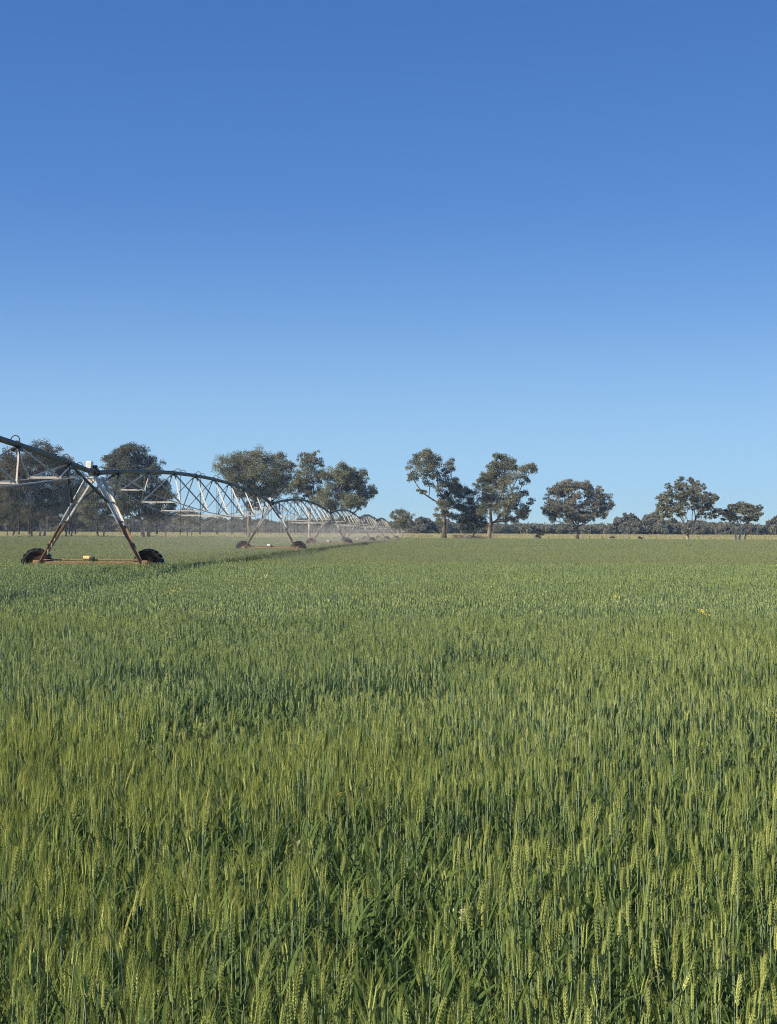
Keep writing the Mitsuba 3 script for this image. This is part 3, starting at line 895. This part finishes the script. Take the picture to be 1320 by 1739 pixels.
def build_ear(ear, awn, rng, L, lod, beard, u):
    """An upright wheat ear on the origin: spikelets in two ranks, with awns."""
    ns = {0: 17, 1: 14}[lod]
    for i in range(ns):
        t = i / (ns - 1)
        side = 1 if i % 2 else -1
        env = 0.72 + 0.5 * math.sin(math.pi * min(1, 0.18 + 0.72 * t)) * 0.7 - 0.25 * max(0, t - 0.75) / 0.25
        z = t * L * 0.90
        b = np.array([side * 0.0018, 0, z])
        out = 0.19 + rng.normal(0, 0.035)
        uu = np.clip(u + rng.normal(0, 0.06), 0, 1)
        if lod == 0:
            for yy in (-0.18, 0.18):
                d = np.array([side * out, yy, 1.0])
                floret(ear, b + [side * 0.0014, yy * 0.008, 0], d, np.array([0, 1.0, 0]), 0.0150 * env, 0.0048 * env, 0.0045 * env, (uu, 0.2))
            floret(ear, b + [side * 0.0022, 0, -0.001], np.array([side * (out + 0.12), 0, 1.0]), np.array([0, 1.0, 0]), 0.0125 * env, 0.0046 * env, 0.0042 * env, (min(1, uu + 0.08), 0.2))
        else:
            floret(ear, b + [side * 0.001, 0, 0], np.array([side * out, rng.normal(0, 0.1), 1.0]), np.array([0, 1.0, 0]), 0.017 * env, 0.0078 * env, 0.0060 * env, (uu, 0.2))
        for yy in ((-1, 1) if lod == 0 else (1 if i % 4 < 2 else -1,)):
            al = beard * rng.uniform(0.75, 1.15)
            if al < 0.004: continue
            p = b + np.array([side * out, yy * 0.32, 1.0]) * 0.0125 * env
            d = np.array([side * (0.20 + 0.1 * rng.random()), yy * 0.16 * rng.uniform(0.4, 1.4), 1.0])
            d /= np.linalg.norm(d)
            w = np.array([rng.normal(), rng.normal(), 0.0]); w /= np.linalg.norm(w)
            ww = 0.0006 if lod == 0 else 0.0009
            awn.add([p - w * ww, p + w * ww, p + d * al], [[0, 1, 2]], [(uu, 0.8)] * 3)


def simple_ear(acc, u, L, lod):
    """An ear for the middle distance: a knobbly spindle."""
    if lod == 2:
        zs, rr, sides = np.array([0, .25, .65, 1.0]) * L, [0.003, 0.0054, 0.0052, 0.001], 3
    else:
        zs, rr, sides = np.array([0, .35, 1.0]) * L, [0.004, 0.0085, 0.001], 3
    v, f = [], []
    for k, (z, r) in enumerate(zip(zs, rr)):
        for a in range(sides):
            th = 2 * math.pi * (a + 0.5 * (k % 2)) / sides
            v.append([r * math.cos(th), r * 0.8 * math.sin(th), z])
    for k in range(len(zs) - 1):
        for a in range(sides):
            b = (a + 1) % sides
            f += [[k * sides + a, k * sides + b, (k + 1) * sides + b], [k * sides + a, (k + 1) * sides + b, (k + 1) * sides + a]]
    acc.add(v, f, [(u, 0.2)] * len(v))


def leaf_ribbon(acc, rng, base, az, L, w, rise, droop, u, seg=5, twist=0.5):
    p, v, uv, f = np.array(base, float), [], [], []
    el = rise
    a2 = az + math.pi / 2
    tw = rng.normal(0, twist)
    for k in range(seg + 1):
        t = k / seg
        ww = w * (0.75 + 0.5 * t if t < 0.4 else 0.95 * (1 - ((t - 0.4) / 0.6) ** 1.6) + 0.0)
        d = np.array([math.cos(az) * math.cos(el), math.sin(az) * math.cos(el), math.sin(el)])
        s = np.array([math.cos(a2), math.sin(a2), 0])
        nrm = np.cross(d, s)
        s = s * math.cos(tw * t) + nrm * math.sin(tw * t)
        v += [p - s * ww / 2, p + s * ww / 2]
        uv += [(u, 0.2)] * 2
        p = p + d * L / seg
        el -= droop / seg * (0.5 + t)
        az += rng.normal(0, 0.08)
    for k in range(seg):
        f += [[2 * k, 2 * k + 1, 2 * k + 3], [2 * k, 2 * k + 3, 2 * k + 2]]
    acc.add(v, f, uv)


def plant(rng, lod, leafy=False, beard=0.05, h=0.6, eared=True, parts=None):
    """One wheat plant at the origin; parts: the four meshes it goes into (ear, awns, stem, leaf)."""
    E, A, S, Lf = [Acc() for _ in range(4)]
    u = float(np.clip(rng.beta(2.2, 2.6), 0, 1))
    az0 = rng.uniform(0, 2 * math.pi)
    lean = abs(rng.normal(0, 0.028)) + (rng.uniform(0.06, 0.20) if rng.random() < 0.055 else 0)
    bend = np.array([math.cos(az0), math.sin(az0), 0]) * lean * h
    hs = h
    n = {0: 5, 1: 4}.get(lod, 2)
    zt = np.linspace(0 if lod < 2 else 0.35, 1, n)
    pts = np.array([[bend[0] * t * t, bend[1] * t * t, hs * t] for t in zt])
    v, f = tube(pts, {0: np.linspace(0.0024, 0.0015, n), 1: 0.0021, 2: 0.0026, 3: 0.003, 4: 0.003}[lod], {0: 5}.get(lod, 3), cap=False)
    if lod < 4: S.add(v, f, [(u, 0.75)] * len(v))
    if eared:
        L = rng.uniform(0.056, 0.096)
        if lod < 2: build_ear(E, A, rng, L, lod, beard * rng.uniform(0.7, 1.3), u)
        else: simple_ear(E, u, L, lod)
        th = 2 * lean * (1.1 + rng.random())
        ax = np.array([-math.sin(az0), math.cos(az0), 0])
        R = trimesh.transformations.rotation_matrix(th, ax)[:3, :3] @ trimesh.transformations.rotation_matrix(rng.uniform(0, 6.28), [0, 0, 1])[:3, :3]
        nod = rng.normal(0, 0.7, 2)
        for X in (E, A):
            for k in range(len(X.v)):
                q = X.v[k].copy()
                q[:, 0] += nod[0] * q[:, 2] ** 2
                q[:, 1] += nod[1] * q[:, 2] ** 2
                X.v[k] = q @ R.T + pts[-1] - [0, 0, 0.002]
    if lod == 0:
        for z in ([0.22, 0.42, 0.66, 0.80] if not leafy else [0.15, 0.3, 0.45, 0.6, 0.72, 0.85]):
            t = z + rng.normal(0, 0.04)
            leaf_ribbon(Lf, rng, [bend[0] * t * t, bend[1] * t * t, hs * t], rng.uniform(0, 6.28), rng.uniform(0.12, 0.21) * (1.15 if leafy else 1), rng.uniform(0.006, 0.0105) * (1.45 if leafy else 1), rng.uniform(0.95, 1.4), rng.uniform(0.1, 1.9), float(rng.random()), 5)
    elif lod == 1:
        for z in ([0.35, 0.62, 0.80] if not leafy else [0.3, 0.5, 0.7, 0.85]):
            t = z + rng.normal(0, 0.04)
            leaf_ribbon(Lf, rng, [bend[0] * t * t, bend[1] * t * t, hs * t], rng.uniform(0, 6.28), rng.uniform(0.12, 0.20), rng.uniform(0.008, 0.013) * (1.3 if leafy else 1), rng.uniform(0.95, 1.4), rng.uniform(0.1, 1.8), float(rng.random()) * 0.96, 3)
    elif lod == 2:
        for z in (0.45, 0.66, 0.86):
            leaf_ribbon(Lf, rng, [0, 0, hs * z], rng.uniform(0, 6.28), rng.uniform(0.14, 0.2), rng.uniform(0.010, 0.015), rng.uniform(1.0, 1.4), rng.uniform(0.1, 1.2), float(rng.random()) * 0.9, 1)
    else:
        w = 0.030 if lod == 3 else 0.040
        leaf_ribbon(Lf, rng, [0, 0, hs * 0.25], rng.uniform(0, 6.28), rng.uniform(0.25, 0.3), w, rng.uniform(1.3, 1.5), rng.uniform(0, 0.3), float(rng.random()) * 0.9, 1)
        leaf_ribbon(Lf, rng, [0, 0, hs * 0.65], rng.uniform(0, 6.28), rng.uniform(0.18, 0.24), w, rng.uniform(1.25, 1.5), rng.uniform(0, 0.4), float(rng.random()) * 0.9, 1)
    return E, A, S, Lf


def merge(dst, src, c, s, k, off):
    for v, f_, uv in zip(src.v, src.f, src.uv):
        pass
    if not src.v: return
    v = np.vstack(src.v) * k
    v = np.stack([v[:, 0] * c - v[:, 1] * s, v[:, 0] * s + v[:, 1] * c, v[:, 2]], -1) + off
    dst.add(v, np.vstack(src.f), np.vstack(src.uv))


def tile(key, seed, size, lod, density, tillers=0.0, leafy=False, beard=0.05, proto=24, wide=1.0, hmean=0.475):
    """A square of crop as a shape group: many plants, each turned and scaled, straw and blades apart."""
    rng = np.random.default_rng(seed)
    P = [plant(rng, lod, leafy, beard, float(rng.normal(hmean, 0.045 if not leafy else 0.06)), True) for _ in range(proto)]
    Q = [plant(rng, lod, True, beard, float(rng.normal(hmean * 0.82, 0.06)), False) for _ in range(max(4, proto // 3))] if tillers else []
    straw, blade = Acc(), Acc()
    n1, n2 = int(density * size * size), int(tillers * size * size)
    m = int(math.ceil(math.sqrt(n1 + n2)))
    cells = [(i, j) for i in range(m) for j in range(m)]
    rng.shuffle(cells)
    for q in range(n1 + n2):
        i, j = cells[q % len(cells)]
        x, y = (i + rng.random()) / m - 0.5, (j + rng.random()) / m - 0.5
        E, A, S, Lf = (P if q < n1 else Q)[rng.integers(len(P if q < n1 else Q))]
        a = rng.uniform(0, 6.28)
        c, s, k = math.cos(a), math.sin(a), rng.uniform(0.88, 1.10)
        off = np.array([x * size, y * size, 0])
        for X in (E, S): merge(straw, X, c * wide, s * wide, k, off)
        for X in (A, Lf): merge(blade, X, c * wide, s * wide, k, off)
    scene[key] = {'type': 'shapegroup', 'straw': straw.ply('wheat_mass' if lod > 2 else 'wheat_straw', False), 'blade': blade.ply('wheat_mass' if lod > 2 else 'wheat_blade', False)}
    return key, len(np.vstack(straw.f)) + len(np.vstack(blade.f))


count = [0, 0]


def lay(key, tris, x, y, k, z=1.0):
    count[0] += 1
    count[1] += tris
    scene[f'wheat_crop__{count[0]:03d}'] = {'type': 'instance', 'group': {'type': 'ref', 'id': key}, 'to_world': T().translate([x, y, 0.0]).rotate([0, 0, 1], 90.0 * k).scale([1, 1, z])}


def low_spot(x, y):
    """Thin, low places in the crop."""
    return y < 22 and any(abs(x - a) < w and abs(y - b) < h for a, b, w, h in ((-0.95, 10.6, 0.55, 1.1), (1.9, 9.7, 0.55, 0.6), (1.0, 15.2, 0.6, 0.8), (-1.9, 13.6, 0.6, 0.6), (3.0, 12.6, 0.6, 0.7), (0.5, 6.6, 0.25, 0.25), (-0.3, 12.6, 0.6, 0.6)))


def zone(y0, y1, size, groups, margin, seed, skip=None, pick=None):
    rng = np.random.default_rng(seed)
    y = y0 + size / 2
    while y < y1:
        half = 0.26 * (y + size / 2) + margin
        n = int(math.ceil(half / size))
        for i in range(-n, n + 1):
            x = i * size
            if skip and skip(x, y): continue
            nz = float(meshkit.fbm(np.array([x * 0.45, y * 0.28, 0.0]), 3, 2))
            key, tris = (pick(groups, x, y, rng) if pick else groups[rng.integers(len(groups))])
            lay(key, tris, x, y, int(rng.integers(4)), (0.93 + 0.14 * nz) * (0.76 if low_spot(x, y) else 0.90 if 'leafy' in key else 1.0))
        y += size


A0, A1 = 3.15, 4.15
GA = [tile(f'tile_near_{k}', 100 + k, 0.5, 0, 140, 90, False, b, 26) for k, b in enumerate((0.075, 0.07, 0.08))]
GB = [tile(f'tile_awnless_{k}', 120 + k, 0.5, 0, 130, 110, False, b, 26) for k, b in enumerate((0.03, 0.035, 0.025))]
GL = [tile(f'tile_leafy_{k}', 140 + k, 0.5, 0, 80, 200, True, 0.04, 22) for k in range(2)]


def pick_near(groups, x, y, rng):
    lf = float(meshkit.fbm(np.array([x * 0.9 + 7, y * 0.5, 0.0]), 2, 9))
    bd = float(meshkit.fbm(np.array([x * 0.4 + 3, y * 0.4, 0.0]), 2, 21)) - 0.28 * x / (0.25 * y)
    if lf + 0.14 * math.exp(-((x / y + 0.03) / 0.08) ** 2) > 0.73: return GL[rng.integers(len(GL))]
    return GA[rng.integers(len(GA))] if bd > 0.48 else GB[rng.integers(len(GB))]


zone(2.15, 3.15, 0.5, None, 0.7, 1, pick=pick_near)
zone(A0, A1, 0.5, None, 0.7, 2, skip=lambda x, y: abs(x) < 1.2, pick=pick_near)
zone(A1, 9.15, 0.5, None, 0.7, 3, pick=pick_near)
GM = [tile(f'tile_middle_{k}', 200 + k, 1.0, 1, 150, 60, False, b, 30) for k, b in enumerate((0.06, 0.05, 0.03, 0.05))]
GML = [tile(f'tile_middle_leafy_{k}', 220 + k, 1.0, 1, 90, 130, True, 0.03, 24) for k in range(2)]
zone(9.15, 22.15, 1.0, None, 1.5, 4, pick=lambda g, x, y, rng: GML[rng.integers(2)] if low_spot(x, y) or float(meshkit.fbm(np.array([x * 0.5 + 7, y * 0.25, 0.0]), 2, 9)) > 0.66 else GM[rng.integers(4)])
GC = [tile(f'tile_far_{k}', 300 + k, 2.0, 2, 120, 30, False, 0, 30) for k in range(4)]
zone(22.15, 60.15, 2.0, GC, 3.0, 5)
GD = [tile(f'tile_farther_{k}', 320 + k, 5.0, 3, 54, 0, False, 0, 30, 1.0) for k in range(3)]
zone(60.15, 120.15, 5.0, GD, 6.0, 6)
GE = [tile(f'tile_farthest_{k}', 340 + k, 10.0, 4, 16, 0, False, 0, 30, 1.5) for k in range(3)]
zone(120.15, 360.15, 10.0, GE, 12.0, 7)
labels['wheat_crop'] = {'kind': 'stuff', 'label': 'green wheat crop in ear filling the whole field', 'category': 'wheat'}

# the plants of the front rows, one by one
rng = np.random.default_rng(500)
PROTO = []
for k in range(24):
    br = k < 12
    E, A, S, Lf = plant(rng, 0, k % 5 == 4, 0.075 if br else 0.03, float(rng.normal(0.475, 0.045)), True)
    leaves = []
    for v, f, uv in zip(Lf.v, Lf.f, Lf.uv):
        a = Acc(); a.add(v, f, uv) if False else None
        a = Acc(); a.v, a.f, a.uv, a.n = [v], [f - f.min()], [uv], len(v)
        leaves.append(a.ply('wheat_blade', False))
    PROTO.append((E.ply('wheat_straw', False), A.ply('wheat_blade', False), S.ply('wheat_straw', True), leaves))
n_plants = 300
m = 18
cells = [(i, j) for i in range(int(m * 1.6)) for j in range(11)]
rng.shuffle(cells)
for q in range(n_plants):
    i, j = cells[q]
    y = A0 + (j + rng.random()) / 11 * (A1 - A0)
    hw = min(1.2, 0.262 * y + 0.06)
    x = ((i + rng.random()) / int(m * 1.6) * 2 - 1) * hw
    br = x < -0.15 + rng.normal(0, 0.25)
    E, A, S, leaves = PROTO[rng.integers(12) if br else 12 + rng.integers(12)]
    t = thing('bearded_wheat_plant' if br else 'wheat_plant',
              'green wheat plant with long awned ear in the front rows' if br else 'green wheat plant with short awned ear in the front rows',
              'wheat plant', 'long awned wheat in the front rows' if br else 'short awned wheat in the front rows')
    M = T().translate([float(x), float(y), 0.0]).rotate([0, 0, 1], float(rng.uniform(0, 360))).rotate([1, 0, 0], float(rng.normal(0, 2.0))).scale(float(rng.uniform(0.93, 1.06)))
    part(t, 'ear', E, M); part(t, 'awns', A, M); part(t, 'stem', S, M)
    for l in leaves: part(t, 'leaf', l, M)
bsdf('dead_blade', {'type': 'principledthin', 'base_color': {'type': 'rgb', 'value': [0.55, 0.44, 0.15]}, 'roughness': 0.6, 'diff_trans': 0.6, 'spec_trans': 0.0, 'eta': 1.3})
rng = np.random.default_rng(91)
E, A, S, Lf = plant(rng, 0, True, 0, 0.44, False)
M = T().translate([-0.285, 7.55, 0.0])
t = thing('yellowed_wheat_plant', 'single yellowed dying wheat plant among green ones, left of centre', 'wheat plant')
part(t, 'stem', S.ply('weed_green', True, uv=False), M)
for k in range(2):
    for v, f, uv in zip(Lf.v, Lf.f, Lf.uv):
        a = Acc(); a.v, a.f, a.uv, a.n = [v + [0.02 * k, 0.01 * k, 0.03 * k]], [f - f.min()], [uv], len(v)
        part(t, 'leaf', a.ply('dead_blade', False, uv=False), M @ T().rotate([0, 0, 1], 75.0 * k))
# the leaves and shoots between them
rng = np.random.default_rng(77)
straw, blade = Acc(), Acc()
Q = [plant(rng, 0, True, 0, float(rng.normal(0.40, 0.05)), False) for _ in range(12)]
for q in range(210):
    y = rng.uniform(A0, A1); x = rng.uniform(-1.2, 1.2); a = rng.uniform(0, 6.28)
    E, A, S, Lf = Q[rng.integers(12)]
    merge(straw, S, math.cos(a), math.sin(a), 1.0, np.array([x, y, 0]))
    merge(blade, Lf, math.cos(a), math.sin(a), 1.0, np.array([x, y, 0]))
scene['wheat_shoots__stems'] = straw.ply('wheat_straw', False)
scene['wheat_shoots__leaves'] = blade.ply('wheat_blade', False)
labels['wheat_shoots'] = {'kind': 'stuff', 'label': 'leafy green shoots growing between the front wheat plants', 'category': 'wheat leaves'}
labels['wheat_shoots__stems'] = {'kind': 'stuff'}; labels['wheat_shoots__leaves'] = {'kind': 'stuff'}

# dark tufts added to carry the spans' shadow line on the crop
def shadow_grass():
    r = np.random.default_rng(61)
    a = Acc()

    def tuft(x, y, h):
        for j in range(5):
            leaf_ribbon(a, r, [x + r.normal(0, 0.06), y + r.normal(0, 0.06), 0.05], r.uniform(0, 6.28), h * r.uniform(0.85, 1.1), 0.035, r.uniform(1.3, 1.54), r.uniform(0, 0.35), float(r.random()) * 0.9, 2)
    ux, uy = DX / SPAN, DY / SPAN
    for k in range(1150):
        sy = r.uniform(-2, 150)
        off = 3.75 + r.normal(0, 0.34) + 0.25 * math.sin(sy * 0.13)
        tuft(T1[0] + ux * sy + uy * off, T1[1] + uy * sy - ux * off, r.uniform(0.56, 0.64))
    for k in range(700):  # more added tufts, for the nearest span's shadow patches
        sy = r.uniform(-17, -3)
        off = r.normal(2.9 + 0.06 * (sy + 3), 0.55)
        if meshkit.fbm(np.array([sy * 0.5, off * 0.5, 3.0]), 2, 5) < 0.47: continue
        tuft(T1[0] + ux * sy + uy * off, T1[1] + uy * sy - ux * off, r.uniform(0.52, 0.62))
    scene['shadow_grass'] = a.ply('shadow_blade', False)
    labels['shadow_grass'] = {'kind': 'stuff', 'label': 'added dark tufts standing in for the shadow of the irrigation spans on the crop', 'category': 'grass'}


bsdf('shadow_blade', {'type': 'principledthin', 'base_color': {'type': 'rgb', 'value': [0.045, 0.075, 0.035]}, 'roughness': 0.5, 'diff_trans': 0.6, 'spec_trans': 0.0, 'eta': 1.3})  # very dark green: the shadow's tone put into the blade colour
shadow_grass()

# dry grass of the pasture beyond the crop
def grass_tile(key, seed, size, n):
    r = np.random.default_rng(seed)
    a = Acc()
    for k in range(n):
        p = np.array([r.uniform(-.5, .5) * size, r.uniform(-.5, .5) * size, 0])
        for j in range(4):
            leaf_ribbon(a, r, p + np.append(r.normal(0, 0.15, 2), 0), r.uniform(0, 6.28), r.uniform(0.35, 0.6), 0.16, r.uniform(1.0, 1.5), r.uniform(0, 0.9), 0.5, 1)
    scene[key] = {'type': 'shapegroup', 'blade': a.ply('dry_blade', False)}
    return key


GG = [grass_tile(f'tile_grass_{k}', 400 + k, 12.0, 90) for k in range(3)]
rng = np.random.default_rng(44)
k = 0
y = 367.0
while y < 590:
    half = 0.26 * y + 16
    for x in np.arange(-half, half, 12.0):
        k += 1
        scene[f'dry_grass__{k:03d}'] = {'type': 'instance', 'group': {'type': 'ref', 'id': GG[rng.integers(3)]}, 'to_world': T().translate([float(x), y, float(ground_z(y)) - 0.02]).rotate([0, 0, 1], 90.0 * int(rng.integers(4)))}
    y += 12.0
labels['dry_grass'] = {'kind': 'stuff', 'label': 'pale dry pasture grass beyond the crop', 'category': 'grass'}


# ------------------------------------------------------------------ flowering weeds in the crop
def weed(px, py, petal, label, size=1.0, seed=0, z=0.62):
    r = np.random.default_rng(seed)
    d = ray(px, py)
    D = (z - EYE[2]) / d[2] * d[1] if d[2] < 0 else 200.0
    top = at(px, py, D)
    t = thing('flowering_weed', label, 'weed', 'flowering weeds in the crop')
    s = Acc()
    foot = np.array([top[0] + r.normal(0, 0.05), top[1] + r.normal(0, 0.05), 0])
    s.add(*tube([foot, (foot + top) / 2 + [0.01, 0, 0], top], [0.005, 0.004, 0.003], 5))
    fl = Acc()
    for k in range(5):
        b = foot * 0.25 + top * 0.75
        e = top + np.append(r.normal(0, 0.035 * size, 2), r.uniform(-0.06, 0.03) * size)
        s.add(*tube([b, (b + e) / 2 + [0, 0, 0.01], e], [0.003, 0.002, 0.002], 4))
        for m_ in range(5):
            c = e + np.append(r.normal(0, 0.012 * size, 2), r.uniform(-0.02, 0.02) * size)
            nrm = r.normal(size=3) + [0, -0.5, 0.8]; nrm /= np.linalg.norm(nrm)
            a = np.cross(nrm, [1, 0, 0.2]); a /= np.linalg.norm(a); b2 = np.cross(nrm, a)
            for q in range(4):
                th = q * math.pi / 2 + r.random()
                o = a * math.cos(th) + b2 * math.sin(th)
                p2 = np.cross(nrm, o)
                R = 0.010 * size
                fl.add([c, c + o * R * 0.7 + p2 * R * 0.45 + nrm * 0.002, c + o * R * 1.15, c + o * R * 0.7 - p2 * R * 0.45 + nrm * 0.002], [[0, 1, 2], [0, 2, 3]])
    part(t, 'stem', s.ply('weed_green', True, uv=False))
    part(t, 'flowers', fl.ply(petal, False, uv=False))


weed(1195, 1038, 'petal_yellow', 'bright yellow flower head above the crop, right side of the field', 1.25, 1)
weed(1045, 1012, 'petal_yellow', 'pale yellow flower head left of and beyond the brightest one', 1.1, 2)
weed(1166, 932, 'petal_yellow', 'tiny yellow flower head near the field edge below the vase gum', 1.6, 3, 0.68)
weed(875, 933, 'petal_yellow', 'tiny yellow flower head below the right gum of the pair', 1.6, 4, 0.68)
weed(788, 934, 'petal_yellow', 'tiny pale flower head below the gap of the tall pair', 1.4, 5, 0.68)
weed(300, 1003, 'petal_yellow', 'yellow flower head in front of the nearest tower right wheel', 1.2, 6)
weed(452, 978, 'petal_cream', 'cream flower head in the crop below the second tower', 1.3, 7)
weed(784, 1553, 'petal_cream', 'cream flower cluster low in the front wheat, right of centre', 0.75, 8, 0.44)
weed(520, 1436, 'petal_cream', 'small cream flower cluster in the front wheat, left of centre', 0.55, 9, 0.44)
weed(1196, 1267, 'petal_yellow', 'yellow flower cluster deep in the wheat on the right', 0.8, 10, 0.48)
print('wheat tiles', count)
